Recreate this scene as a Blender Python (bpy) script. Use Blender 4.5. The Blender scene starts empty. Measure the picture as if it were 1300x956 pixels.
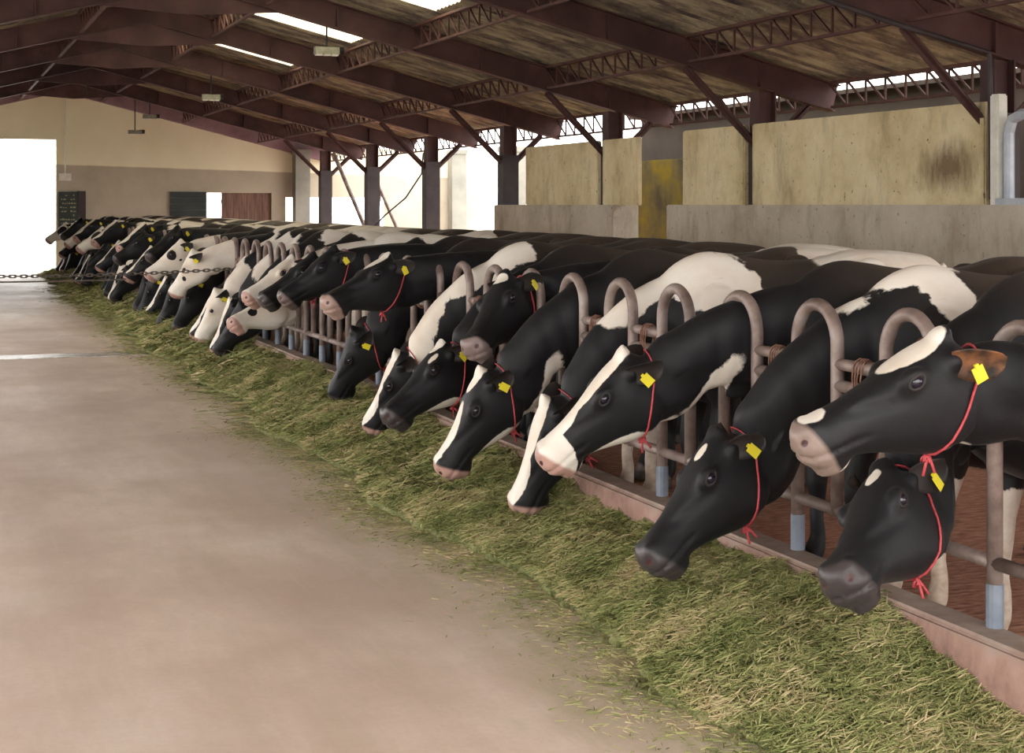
import bpy, bmesh, math, random
import numpy as np
from mathutils import Vector, Matrix
from mathutils.bvhtree import BVHTree
random.seed(7); rng = np.random.default_rng(7)
scene = bpy.context.scene
COL = scene.collection

# ---------------------------------------------------------------- camera, sky, exposure
# world axes: +Y runs along the barn, +X to the right of the feed alley, Z up; the camera stands at X=0, Y=0
EYE = 1.70
THETA = math.atan(745 / 2000)
cam_d = bpy.data.cameras.new('camera'); cam = bpy.data.objects.new('camera', cam_d); COL.objects.link(cam)
cam.location = (0, 0, EYE); cam.rotation_euler = (math.pi / 2, 0, -THETA)
cam_d.sensor_width = 36; cam_d.lens = 36 * 2000 / 1300; cam_d.shift_y = -218 / 1300
cam_d.clip_start = .05; cam_d.clip_end = 600
scene.camera = cam
world = bpy.data.worlds.new('overcast_sky'); scene.world = world; world.use_nodes = True
wb = world.node_tree.nodes['Background']; wb.inputs[0].default_value = (1, .985, .96, 1); wb.inputs[1].default_value = 3.0
scene.view_settings.view_transform = 'Standard'; scene.view_settings.look = 'None'
scene.view_settings.gamma = 1; scene.view_settings.exposure = 1.1

# ---------------------------------------------------------------- materials
def new_mat(name, rough=.7, spec=.3, metal=0):
    m = bpy.data.materials.new(name); m.use_nodes = True
    b = m.node_tree.nodes['Principled BSDF']
    b.inputs['Roughness'].default_value = rough; b.inputs['Specular IOR Level'].default_value = spec
    b.inputs['Metallic'].default_value = metal
    return m, m.node_tree, b
def N_(nt, t, **kw):
    n = nt.nodes.new(t)
    for k, v in kw.items(): setattr(n, k, v)
    return n
def noise(nt, vec, scale, detail=4, rough=.6):
    n = N_(nt, 'ShaderNodeTexNoise'); n.inputs['Scale'].default_value = scale
    n.inputs['Detail'].default_value = detail; n.inputs['Roughness'].default_value = rough
    if vec: nt.links.new(vec, n.inputs['Vector'])
    return n.outputs['Fac']
def ramp(nt, fac, stops):
    r = N_(nt, 'ShaderNodeValToRGB'); el = r.color_ramp.elements
    while len(el) < len(stops): el.new(.5)
    for e, (p, c) in zip(el, stops): e.position = p; e.color = (*c, 1) if len(c) == 3 else c
    nt.links.new(fac, r.inputs[0]); return r.outputs[0]
def mix(nt, fac, a, b, blend='MIX'):
    m = N_(nt, 'ShaderNodeMix', data_type='RGBA', blend_type=blend)
    for sock, v in ((m.inputs[0], fac), (m.inputs[6], a), (m.inputs[7], b)):
        if isinstance(v, (int, float)): sock.default_value = v
        elif isinstance(v, tuple): sock.default_value = (*v, 1) if len(v) == 3 else v
        else: nt.links.new(v, sock)
    return m.outputs[2]
def math_(nt, op, a, b=0., clamp=False):
    m = N_(nt, 'ShaderNodeMath', operation=op, use_clamp=clamp)
    for i, v in enumerate((a, b)):
        if isinstance(v, (int, float)): m.inputs[i].default_value = v
        else: nt.links.new(v, m.inputs[i])
    return m.outputs[0]
def objvec(nt, scale=None, world_space=False):
    if world_space: v = N_(nt, 'ShaderNodeNewGeometry').outputs['Position']
    else: v = N_(nt, 'ShaderNodeTexCoord').outputs['Object']
    if scale:
        mp = N_(nt, 'ShaderNodeMapping'); mp.inputs['Scale'].default_value = scale
        nt.links.new(v, mp.inputs[0]); v = mp.outputs[0]
    return v
def bump(nt, b, h, strength=.3, dist=.01):
    n = N_(nt, 'ShaderNodeBump'); n.inputs['Strength'].default_value = strength; n.inputs['Distance'].default_value = dist
    nt.links.new(h, n.inputs['Height']); nt.links.new(n.outputs[0], b.inputs['Normal'])
def simple(name, stops, scale=4, rough=.7, spec=.3, metal=0, stretch=None, bmp=.2, dist=.005, world_space=True, detail=5):
    m, nt, b = new_mat(name, rough, spec, metal)
    f = noise(nt, objvec(nt, stretch, world_space), scale, detail)
    nt.links.new(ramp(nt, f, stops), b.inputs['Base Color'])
    if bmp: bump(nt, b, f, bmp, dist)
    return m
M = {}
M['steel_red'] = simple('maroon_steel_paint', [(.3, (.045, .022, .02)), (.6, (.10, .047, .043)), (.8, (.15, .085, .075))], 1.6, .6)
M['truss'] = simple('dusty_truss_paint', [(.3, (.05, .025, .022)), (.7, (.13, .06, .05))], 3, .7)
M['tube'] = simple('worn_galvanised_tube', [(.3, (.09, .06, .05)), (.5, (.2, .145, .125)), (.72, (.29, .245, .225))], 7, .5, .5, .15)
M['rust_wrap'] = simple('rusty_wire', [(.3, (.12, .05, .03)), (.7, (.25, .14, .1))], 30, .8)
M['sleeve'] = simple('blue_grey_sleeve', [(.3, (.09, .11, .145)), (.7, (.16, .185, .225))], 9, .45, .5)
M['purple'] = simple('mauve_verge_paint', [(.3, (.2, .12, .14)), (.7, (.33, .22, .25))], 2, .6)
M['ridge'] = simple('dark_ridge_beam', [(.3, (.05, .03, .028)), (.7, (.1, .06, .055))], 2, .7)
M['grey_column'] = simple('grey_concrete_column', [(.3, (.17, .165, .14)), (.7, (.27, .26, .22))], 1.5, .9)
M['steel_and_cover_shade'] = simple('dark_steel_and_cover_shade', [(.3, (.03, .025, .028)), (.7, (.065, .05, .05))], 2, .6)  # plain dark steel; on column casings it also paints in backlit shade
M['yellow'] = new_mat('yellow_tag_plastic', .4)[0]; M['yellow'].node_tree.nodes['Principled BSDF'].inputs['Base Color'].default_value = (.66, .55, .03, 1)
M['cord'] = simple('red_nylon_cord', [(.3, (.36, .04, .05)), (.7, (.52, .08, .09))], 60, .55)
M['black_cable'] = simple('black_cable_sheath', [(.3, (.02, .02, .02)), (.7, (.05, .05, .045))], 8, .6)
M['white_plastic'] = simple('white_plastic', [(.3, (.6, .58, .5)), (.7, (.75, .73, .66))], 8, .5)
M['lamp_metal'] = simple('dull_lamp_metal', [(.3, (.2, .2, .15)), (.7, (.38, .38, .3))], 9, .5, .5, .3)
M['lens'] = simple('lamp_lens', [(.3, (.62, .6, .5)), (.7, (.8, .78, .7))], 9, .3, .5)
M['shutter'] = simple('brown_wood_board', [(.3, (.11, .06, .045)), (.7, (.25, .15, .11))], 3, .8, stretch=(6, 6, .6))
M['board_dark'] = simple('dark_green_board', [(.3, (.025, .035, .035)), (.7, (.05, .06, .055))], 2, .7)
M['chalk'] = simple('yellow_chalk', [(.3, (.2, .2, .11)), (.7, (.42, .4, .22))], 20, .9)
M['chain'] = simple('dark_steel_chain', [(.3, (.06, .05, .045)), (.7, (.16, .13, .11))], 20, .5, .5, .4)
M['pipe'] = simple('grey_downpipe', [(.3, (.3, .33, .38)), (.7, (.5, .53, .58))], 5, .35, .5)
M['ground'] = simple('pale_outdoor_ground', [(.3, (.5, .48, .44)), (.7, (.62, .6, .56))], .6, .95)
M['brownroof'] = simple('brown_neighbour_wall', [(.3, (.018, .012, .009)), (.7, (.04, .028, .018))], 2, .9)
M['mossy'] = simple('mossy_yellow_plaster', [(.35, (.16, .14, .1)), (.5, (.3, .25, .1)), (.62, (.45, .34, .04)), (.75, (.25, .24, .2))], 1.3, .95)
M['eye'] = new_mat('eye_black', .08, .6)[0]; M['eye'].node_tree.nodes['Principled BSDF'].inputs['Base Color'].default_value = (.012, .01, .02, 1)

def concrete_floor():
    m, nt, b = new_mat('dusty_alley_concrete', .62, .35)
    v = objvec(nt, None, True)
    n1 = noise(nt, v, .55, 6, .62); n2 = noise(nt, objvec(nt, (2.2, .5, 1), True), 2.6, 6, .7); n3 = noise(nt, v, 34, 4, .75)
    base = ramp(nt, n1, [(.3, (.52, .39, .31)), (.5, (.66, .52, .435)), (.68, (.75, .64, .56))])
    c = mix(nt, ramp(nt, n2, [(.45, (0, 0, 0)), (.72, (.55, .55, .55))]), base, (.52, .43, .32))
    c = mix(nt, ramp(nt, n3, [(.35, (.16, .16, .16)), (.6, (0, 0, 0))]), c, (.38, .3, .24))
    big = noise(nt, objvec(nt, (1.6, .45, 1), True), .8, 5, .6)
    c = mix(nt, ramp(nt, big, [(.42, (.75, .75, .75)), (.6, (0, 0, 0))]), c, mix(nt, .5, c, (.36, .25, .19)))
    scr = noise(nt, objvec(nt, (9, .25, 1), True), 3, 5, .7)
    c = mix(nt, ramp(nt, scr, [(.55, (0, 0, 0)), (.75, (.16, .16, .16))]), c, (.62, .55, .5))
    # trodden-in fodder stain along the feed strip
    sx = N_(nt, 'ShaderNodeSeparateXYZ'); nt.links.new(v, sx.inputs[0])
    edge = math_(nt, 'ADD', sx.outputs[0], math_(nt, 'MULTIPLY', n2, .9))
    f = math_(nt, 'MULTIPLY', math_(nt, 'SUBTRACT', edge, 2.35), 1.6, True)
    f = math_(nt, 'MULTIPLY', f, ramp(nt, noise(nt, v, 9, 5, .7), [(.35, (.15, .15, .15)), (.6, (.9, .9, .9))]))
    c = mix(nt, f, c, (.34, .32, .15))
    nt.links.new(c, b.inputs['Base Color'])
    nt.links.new(ramp(nt, n1, [(.3, (.62, .62, .62)), (.7, (.45, .45, .45))]), b.inputs['Roughness'])
    bump(nt, b, mix(nt, .5, n3, n2), .25, .006)
    return m
M['floor'] = concrete_floor()
M['dirt'] = simple('red_bedding_dirt', [(.3, (.2, .075, .045)), (.5, (.38, .165, .10)), (.7, (.5, .27, .18))], 12, .95, stretch=(1, 3, 1), bmp=.9, dist=.03, detail=7)
def drain_mat():
    m, nt, b = new_mat('wet_drain_streak', .3, .5)
    f = noise(nt, objvec(nt, (1.2, 5, 1), True), 5, 7, .75)
    nt.links.new(ramp(nt, f, [(.42, (.2, .16, .13)), (.5, (.38, .33, .3)), (.58, (.75, .74, .73))]), b.inputs['Base Color'])
    bump(nt, b, f, .5, .01); return m
M['drain'] = drain_mat()
def kerb_mat():
    m, nt, b = new_mat('red_washed_kerb', .85, .2)
    v = objvec(nt, (1, 1, .6), True); n1 = noise(nt, v, 3.2, 7, .7)
    c = ramp(nt, n1, [(.3, (.15, .085, .068)), (.5, (.29, .175, .14)), (.7, (.38, .255, .215))])
    g = N_(nt, 'ShaderNodeNewGeometry'); sx = N_(nt, 'ShaderNodeSeparateXYZ'); nt.links.new(g.outputs['Position'], sx.inputs[0])
    f = math_(nt, 'MULTIPLY', math_(nt, 'SUBTRACT', math_(nt, 'ADD', sx.outputs[2], math_(nt, 'MULTIPLY', n1, .12)), .30), 14, True)
    c = mix(nt, f, c, ramp(nt, noise(nt, v, 8, 6), [(.3, (.16, .13, .1)), (.7, (.31, .26, .22))]))
    nt.links.new(c, b.inputs['Base Color']); bump(nt, b, n1, .4, .012); return m
M['kerb'] = kerb_mat()
def end_wall_mat():
    m, nt, b = new_mat('two_tone_gable_plaster', .9, .15)
    g = N_(nt, 'ShaderNodeNewGeometry'); sx = N_(nt, 'ShaderNodeSeparateXYZ'); nt.links.new(g.outputs['Position'], sx.inputs[0])
    n1 = noise(nt, g.outputs['Position'], .8, 6, .65)
    line = math_(nt, 'ADD', math_(nt, 'MULTIPLY', sx.outputs[0], .0265), sx.outputs[2])
    f = math_(nt, 'MULTIPLY', math_(nt, 'SUBTRACT', math_(nt, 'ADD', line, math_(nt, 'MULTIPLY', n1, .05)), 2.845), 30, True)
    low = ramp(nt, n1, [(.3, (.38, .33, .25)), (.5, (.44, .39, .30)), (.7, (.5, .44, .345))])
    up = ramp(nt, n1, [(.3, (.76, .70, .49)), (.7, (.84, .79, .58))])
    nt.links.new(mix(nt, f, low, up), b.inputs['Base Color']); return m
M['end_wall'] = end_wall_mat()
def panel_mat(name, cols, stain=True):
    m, nt, b = new_mat(name, .92, .15)
    v = objvec(nt, None, True); st = noise(nt, objvec(nt, (1.4, 1.4, .45), True), 2.2, 8, .72); n1 = noise(nt, v, 1.1, 7, .7)
    c = ramp(nt, n1, [(.3, cols[0]), (.5, cols[1]), (.72, cols[2])])
    c = mix(nt, ramp(nt, st, [(.5, (0, 0, 0)), (.75, (.6, .6, .6))]), c, (.17, .13, .08))
    sp = noise(nt, v, 16, 3, .6)
    c = mix(nt, ramp(nt, sp, [(.66, (0, 0, 0)), (.72, (.7, .7, .7))]), c, (.1, .07, .05))
    if stain:     # the smoke-brown patch near the first column
        s = N_(nt, 'ShaderNodeVectorMath', operation='SUBTRACT'); nt.links.new(v, s.inputs[0]); s.inputs[1].default_value = (9.3, 12.8, 2.06)
        q = N_(nt, 'ShaderNodeVectorMath', operation='MULTIPLY'); nt.links.new(s.outputs[0], q.inputs[0]); q.inputs[1].default_value = (.2, .75, 1.5)
        l = N_(nt, 'ShaderNodeVectorMath', operation='LENGTH'); nt.links.new(q.outputs[0], l.inputs[0])
        d = math_(nt, 'ADD', l.outputs['Value'], math_(nt, 'MULTIPLY', st, 1.1))
        c = mix(nt, ramp(nt, d, [(.62, (.85, .85, .85)), (.98, (0, 0, 0))]), c, (.13, .075, .04))
    nt.links.new(c, b.inputs['Base Color']); bump(nt, b, st, .2, .01); return m
M['panel'] = panel_mat('stained_cream_panel', [(.44, .34, .18), (.64, .53, .32), (.76, .67, .46)])
M['low_wall'] = panel_mat('grey_plaster_low_wall', [(.36, .30, .23), (.47, .41, .33), (.56, .5, .42)], False)
def roof_mat():
    m, nt, b = new_mat('weathered_cement_sheet', .9, .1)
    v = objvec(nt, (1.2, 3.2, 1), True); n1 = noise(nt, v, 1.1, 7, .7); n2 = noise(nt, objvec(nt, (.6, 8, 1), True), 2, 4)
    c = ramp(nt, n1, [(.3, (.07, .05, .055)), (.44, (.2, .16, .125)), (.56, (.42, .36, .24)), (.7, (.56, .49, .34))])
    c = mix(nt, ramp(nt, n2, [(.4, (0, 0, 0)), (.7, (.5, .5, .5))]), c, (.1, .085, .075))
    nt.links.new(c, b.inputs['Base Color']); return m
M['roof'] = roof_mat()
def skylight_mat():
    m, nt, b = new_mat('translucent_sheet', .5)
    t = N_(nt, 'ShaderNodeBsdfTranslucent'); t.inputs[0].default_value = (.93, .88, .74, 1)
    nt.links.new(t.outputs[0], nt.nodes['Material Output'].inputs[0]); return m
M['skylight'] = skylight_mat()
def grass_mat():
    m, nt, b = new_mat('cut_green_fodder', .75, .25)
    a = N_(nt, 'ShaderNodeAttribute', attribute_name='tint')
    c = ramp(nt, a.outputs['Fac'], [(0, (.10, .12, .035)), (.25, (.2, .225, .075)), (.5, (.33, .335, .13)), (.74, (.47, .41, .2)), (1, (.6, .46, .28))])
    nt.links.new(c, b.inputs['Base Color']); return m
M['grass'] = grass_mat()
M['mound'] = simple('packed_fodder', [(.3, (.08, .095, .03)), (.5, (.17, .18, .065)), (.7, (.32, .27, .13))], 22, .95, bmp=1, dist=.03, detail=8)

# ---------------------------------------------------------------- mesh helpers
def link(o, parent=None):
    COL.objects.link(o)
    if parent is not None: o.parent = parent
    return o
def mesh_from(verts, faces, name, smooth=False):
    me = bpy.data.meshes.new(name); me.from_pydata([tuple(v) for v in verts], [], faces); me.update()
    if smooth: me.polygons.foreach_set('use_smooth', [True] * len(me.polygons))
    return me
class MB:
    def __init__(s): s.v = []; s.f = []
    def add(s, vs, fs):
        n = len(s.v); s.v += [tuple(v) for v in vs]; s.f += [tuple(i + n for i in f) for f in fs]; return s
    def box(s, a, b, R=None):
        (x0, y0, z0), (x1, y1, z1) = a, b
        vs = [(x, y, z) for z in (z0, z1) for y in (y0, y1) for x in (x0, x1)]
        if R is not None: vs = [R @ Vector(v) for v in vs]
        return s.add(vs, [(0, 2, 3, 1), (4, 5, 7, 6), (0, 1, 5, 4), (2, 6, 7, 3), (0, 4, 6, 2), (1, 3, 7, 5)])
    def prism(s, poly, axis, a, b):      # polygon in the two other axes, extruded on axis
        def P(p, t):
            q = list(p); q.insert(axis, t); return q
        n = len(poly); vs = [P(p, a) for p in poly] + [P(p, b) for p in poly]
        return s.add(vs, [tuple(range(n)), tuple(range(2 * n - 1, n - 1, -1))] + [(i, i + n, (i + 1) % n + n, (i + 1) % n) for i in range(n)])
    def bar(s, p, q, w, h, up=(0, 0, 1)):
        p, q = Vector(p), Vector(q); d = (q - p).normalized(); u = Vector(up); x = d.cross(u).normalized(); z = x.cross(d).normalized()
        vs = [c + x * (sx * w / 2) + z * (sz * h / 2) for c in (p, q) for sx, sz in ((-1, -1), (1, -1), (1, 1), (-1, 1))]
        return s.add(vs, [(0, 3, 2, 1), (4, 5, 6, 7)] + [(i, (i + 1) % 4, (i + 1) % 4 + 4, i + 4) for i in range(4)])
    def tube(s, pts, r, n=8, closed=False):
        pts = [Vector(p) for p in pts]; rs = r if isinstance(r, (list, tuple)) else [r] * len(pts)
        ref = None; rings = []
        for i, p in enumerate(pts):
            if closed: d = pts[(i + 1) % len(pts)] - pts[i - 1]
            else: d = pts[min(i + 1, len(pts) - 1)] - pts[max(i - 1, 0)]
            d.normalize()
            if ref is None: ref = d.orthogonal().normalized()
            ref = (ref - d * ref.dot(d)).normalized(); w = d.cross(ref)
            rings.append([p + (ref * math.cos(2 * math.pi * k / n) + w * math.sin(2 * math.pi * k / n)) * rs[i] for k in range(n)])
        fs = []; m = len(rings)
        for i in range(m if closed else m - 1):
            j = (i + 1) % m
            for k in range(n): fs.append((i * n + k, i * n + (k + 1) % n, j * n + (k + 1) % n, j * n + k))
        if not closed: fs += [tuple(range(n - 1, -1, -1)), tuple((m - 1) * n + k for k in range(n))]
        return s.add([v for r_ in rings for v in r_], fs)
    def build(s, name, mat, parent=None, smooth=False):
        me = mesh_from(s.v, s.f, name, smooth)
        bm = bmesh.new(); bm.from_mesh(me); bmesh.ops.recalc_face_normals(bm, faces=bm.faces); bm.to_mesh(me); bm.free()
        if mat: me.materials.append(mat)
        return link(bpy.data.objects.new(name, me), parent)
def tag(o, label=None, cat=None, group=None, kind=None):
    if label: o['label'] = label
    if cat: o['category'] = cat
    if group: o['group'] = group
    if kind: o['kind'] = kind
    return o
def empty(name, loc=(0, 0, 0), rz=0):
    o = bpy.data.objects.new(name, None); o.location = loc; o.rotation_euler = (0, 0, rz); o.empty_display_size = .1; return link(o)
def inst(src, name, parent, loc=(0, 0, 0), rot=(0, 0, 0)):
    o = bpy.data.objects.new(name, src.data if isinstance(src, bpy.types.Object) else src)
    o.location = loc; o.rotation_euler = rot; return link(o, parent)
ORD = ['first', 'second', 'third', 'fourth', 'fifth', 'sixth', 'seventh', 'eighth', 'ninth', 'tenth']

# ---------------------------------------------------------------- barn layout
A0, BAY = 12.35, 4.45                    # first roof frame in view, bay length
WALL_Y = 42.6                            # gable wall
RX, EX = 3.33, 10.6                      # ridge and eave
def roof_z(x): return EYE + 3.33 - .25 * abs(x - RX)
frames_y = [A0 + BAY * n for n in range(-3, 7)]  # nearest frame and bay are unseen, added to dim light near the camera

# floors
o = MB().box((-6, -6, -.2), (3.3, WALL_Y + .3, 0)).build('floor', M['floor']); tag(o, kind='structure')
o = MB().box((3.3, -6, -.22), (13.5, WALL_Y + .3, -.01)).build('floor', M['dirt']); tag(o, kind='structure')
o = MB().box((-150, -60, -.5), (200, 260, -.23)).build('ground', M['ground']); tag(o, kind='structure')
# shallow wet drain across the alley
o = MB().box((-3, 18.15, -.01), (2.55, 18.62, .004)).build('drain', M['drain']); tag(o, 'shallow wet drain streaked with pale foam across the concrete alley', 'drain')
# kerb
kb = MB().prism([(3.215, -.01), (3.40, -.01), (3.39, .285), (3.235, .285)], 1, 2.6, 39.5)
def xz(poly_mb):  # prism poly is (x,z) with axis 1
    return poly_mb
k = kb.build('feed_kerb', M['kerb'])
bm = bmesh.new(); bm.from_mesh(k.data); bmesh.ops.bevel(bm, geom=[e for e in bm.edges if e.calc_length() > 10 and e.verts[0].co.z > .2], offset=.018, segments=3, affect='EDGES'); bm.to_mesh(k.data); bm.free()
tag(k, 'low reddish concrete kerb between the fodder and the cows', 'kerb')

o = MB().box((-2.95, 25.7, -.2), (-2.75, WALL_Y, 3.35)).build('wall_left_light_block', M['end_wall']); tag(o, kind='structure')  # unseen wall, added to keep side light off the far roof
# gable wall with openings: (x0,x1,z0,z1)
def wall_with_holes(name, y0, y1, x0, x1, ztop, holes, mat):
    mb = MB(); xs = sorted(set([x0, x1, RX] + [h[0] for h in holes] + [h[1] for h in holes]))
    for a, b in zip(xs, xs[1:]):
        hs = sorted([h for h in holes if h[0] <= a and h[1] >= b], key=lambda h: h[2])
        z = -.2
        for h in hs:
            if h[2] > z: mb.box((a, y0, z), (b, y1, h[2]))
            z = h[3]
        za, zb = ztop(a), ztop(b)
        mb.prism([(a, z), (b, z), (b, zb), (a, za)], 1, y0, y1)
    return mb.build(name, mat)
holes = [(-1.6, 3.20, -.2, 3.40), (7.10, 8.86, .9, 2.02), (9.25, 12.1, .7, 1.90)]
gw = wall_with_holes('wall_end', WALL_Y, WALL_Y + .25, -4.2, 14.8, lambda x: min(roof_z(x) - .05, 9) if x < 10.5 else 3.25, holes, M['end_wall']); tag(gw, kind='structure')
# mauve verge beams along the gable
for sgn, nm in ((1, 'trim_1'), (-1, 'trim_2')):
    mb = MB(); xe = RX + sgn * 7.0
    mb.bar((RX, WALL_Y - .12, roof_z(RX) - .22), (xe, WALL_Y - .12, roof_z(xe) - .22), .22, .34)
    tag(mb.build(nm, M['purple']), kind='structure')
# chalkboard with illegible chalk rows
cb = empty('chalkboard', (3.6, WALL_Y - .03, 0)); tag(cb, 'dark chalkboard with yellow writing on the gable wall beside the doorway', 'chalkboard')
MB().box((-.35, -.02, .9), (.13, .02, 2.04)).build('board_panel', M['board_dark'], cb)
MB().box((.15, -.035, .9), (.34, .02, 2.06)).build('frame', M['steel_and_cover_shade'], cb)
mb = MB()
for r in range(9):
    z = 1.93 - r * .105; x = -.31 + (r % 3) * .03
    while x < .06:
        w = random.uniform(.02, .07)
        if random.random() > .2: mb.box((x, -.026, z), (x + w, -.0215, z + random.uniform(.02, .045)))
        x += w + .022
tag(mb.build('chalk_writing', M['chalk'], cb), 'faint yellow chalk writing', kind='stuff')
# dark board and slatted shutter
db = empty('dark_shutter', (6.6, WALL_Y - .04, 0)); tag(db, 'closed dark shutter in the gable wall beside the bright window opening', 'shutter')
sl = MB().box((-.48, -.02, 0), (.48, .02, .158)).build('board', M['board_dark'], db); sl.location = (0, 0, .9)
for i in range(1, 7): inst(sl, 'board', db, (0, 0, .9 + i * .165))
ws = empty('plank_shutter', (8.18, WALL_Y + .1, 0)); tag(ws, 'brown vertical plank shutter half filling the window opening', 'shutter')
pl = MB().box((-.0665, -.02, .9), (.0665, .02, 2.02)).build('plank', M['shutter'], ws); pl.location = (-.6, 0, 0)
for i in range(1, 10): inst(pl, 'plank', ws, (-.6 + i * .138, 0, 0), (0, 0, 0))
MB().box((-.68, .021, 1.75), (.7, .05, 1.83)).build('cross_rail', M['shutter'], ws)
MB().box((-.68, .021, 1.0), (.7, .05, 1.08)).build('cross_rail', M['shutter'], ws)
# grey piers
for i, (x, y, w, zt, lb) in enumerate([(9.62, 42.3, .40, 3.2, 'grey concrete pier against the gable wall beside the left dark column'), (14.1, 42.3, .42, 3.25, 'grey concrete pier at the outer end of the gable wall'), (12.3, 33.0, .5, 3.0, 'brownish concrete pier behind the dark roof column left of the cream panels')]):
    p = MB().box((-w / 2, -.2, -.2), (w / 2, .2, zt)).box((-w / 2 - .03, -.23, zt - .12), (w / 2 + .03, .23, zt)).build('concrete_pier', M['grey_column']); p.location = (x, y, 0); tag(p, lb, 'pier')
# switch box and conduit on gable
sb = empty('switch_box', (3.42, WALL_Y - .02, 0)); tag(sb, 'small white switch box with its conduit on the gable wall above the chalkboard', 'switch box')
MB().box((-.15, -.07, 2.33), (.15, 0, 2.52)).box((-.12, -.08, 2.36), (.12, -.07, 2.49)).build('box_cover', M['white_plastic'], sb)
MB().tube([(0, -.03, 2.52), (0, -.03, 4.8)], .018).build('conduit', M['white_plastic'], sb)

# ---------------------------------------------------------------- roof frames
def i_beam(mb, p, q, w, h, up=(0, 0, 1), t=.018):
    p, q = Vector(p), Vector(q); d = (q - p).normalized(); x = d.cross(Vector(up)).normalized(); z = x.cross(d)
    mb.bar(p, q, t, h - .01, up)
    for s in (-1, 1): mb.bar(p + z * (s * (h / 2 - t / 2)), q + z * (s * (h / 2 - t / 2)), w, t, up)
    return mb
def rafter_mesh(sgn, mat):
    mb = MB(); xe = sgn * (EX - .1 - RX); z0 = EYE + 3.33 - .04
    i_beam(mb, (0, 0, z0 - .19), (xe, 0, z0 - .19 - .25 * abs(xe)), .16, .34, up=(0, 0, 1))
    # haunch plate at ridge, stiffeners
    mb.prism([(0, z0 - .37), (sgn * 1.2, z0 - .37 - .3), (sgn * .0, z0 - .75)], 1, -.01, .01)
    for u in (2.0, 4.1, 6.1): mb.box((sgn * u - .01, -.075, z0 - .34 - .25 * u), (sgn * u + .01, .075, z0 - .05 - .25 * u))
    return mb
fr = {}
for n, y in enumerate(frames_y):
    dark = y > 28
    t = empty('roof_frame', (RX, y, 0))
    tag(t, '%s maroon steel roof frame %s' % ('dark' if dark else 'dusty', ('added unseen behind the camera to cut near light' if n == 0 else '%s from the near end of the barn' % ORD[n])), 'roof frame', 'steel roof frames')
    ms = M['steel_red']
    for sgn in (1, -1):
        if ('r', sgn) not in fr: fr[('r', sgn)] = rafter_mesh(sgn, ms).build('rafter', ms, t)
        else: inst(fr[('r', sgn)], 'rafter', t)
        cx = sgn * (9.5 - RX)
        if ('c', sgn) not in fr:
            mb = MB(); zt = roof_z(9.5) - .42
            i_beam(mb, (cx, 0, 0), (cx, 0, zt), .22, .24, up=(1, 0, 0))
            fr[('c', sgn)] = mb.build('column', ms, t)
            fr[('v', sgn)] = MB().box((cx - .145, -.14, -.1), (cx + .145, .14, 2.5)).box((cx - .155, -.15, 2.5), (cx + .155, .15, 2.56)).build('column_cover', M['steel_and_cover_shade'], t)  # casing coloured dark to imitate the backlit silhouette of the far columns
            mb = MB(); xa = cx - sgn * 1.05; za = roof_z(RX + xa) - .42
            mb.bar((xa, 0, za), (cx - sgn * .1, 0, 2.42), .13, .014); mb.bar((xa, 0, za), (cx - sgn * .1, 0, 2.42), .014, .10)
            fr[('k', sgn)] = mb.build('knee_brace', ms, t)
            mb = MB(); xa = cx + sgn * .62; za = roof_z(RX + xa) - .42
            mb.bar((xa, 0, za), (cx + sgn * .1, 0, 2.42), .13, .014); mb.bar((xa, 0, za), (cx + sgn * .1, 0, 2.42), .014, .10)
            fr[('o', sgn)] = mb.build('knee_brace', ms, t)
        else:
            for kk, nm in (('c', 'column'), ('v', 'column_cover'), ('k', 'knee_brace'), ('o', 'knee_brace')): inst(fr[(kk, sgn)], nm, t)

# lattice purlins
lines = [(4.35, 'nearest the ridge'), (6.43, 'midway down the right slope'), (8.45, 'above the inner side of the cows'), (10.42, 'along the right eave'), (2.3, 'left of the ridge'), (.2, 'midway down the left slope')]
TD = .30
tp = {}
npan = 11; pw = BAY / npan
def lattice():
    top = MB().bar((-.02, .08, 0), (-.02, BAY - .08, 0), .05, .035).bar((.02, .08, 0), (.02, BAY - .08, 0), .008, .05)
    bot = MB().bar((0, .08, -TD), (0, BAY - .08, -TD), .05, .03)
    return top, bot
top, bot = lattice()
web_v = MB().bar((0, 0, 0), (0, 0, -TD), .022, .022, up=(0, 1, 0)); web_d = MB().bar((0, 0, -TD), (0, pw, 0), .022, .022)
for y0 in frames_y[:-1] + [frames_y[-1]]:
    n = frames_y.index(y0)
    if y0 < 7: continue
    for li, (x, lb) in enumerate(lines):
        if x < 4 and y0 < 20: continue
        t = empty('lattice_purlin', (x, y0, roof_z(x) - .06))
        tag(t, 'steel lattice purlin %s in the %s roof bay' % (lb, ORD[n]), 'purlin', 'lattice purlins under the roof')
        if not tp:
            tp['t'] = top.build('top_chord', M['truss'], t); tp['b'] = bot.build('bottom_chord', M['truss'], t)
        else: inst(tp['t'], 'top_chord', t); inst(tp['b'], 'bottom_chord', t)
        for j in range(npan):
            for nm, mb, off in (('v', web_v, pw * (j + .0) if j else .1), ('d', web_d, pw * j)):
                if nm not in tp: tp[nm] = mb.build('web_bar', M['truss'], t); tp[nm].location = (0, off, 0)
                else: inst(tp[nm], 'web_bar', t, (0, off, 0))
# ridge beam
tag(MB().box((RX - .05, 7.9, roof_z(RX) - .24), (RX + .05, WALL_Y - .3, roof_z(RX) - .1)).build('trim_3', M['ridge']), kind='structure')

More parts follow.
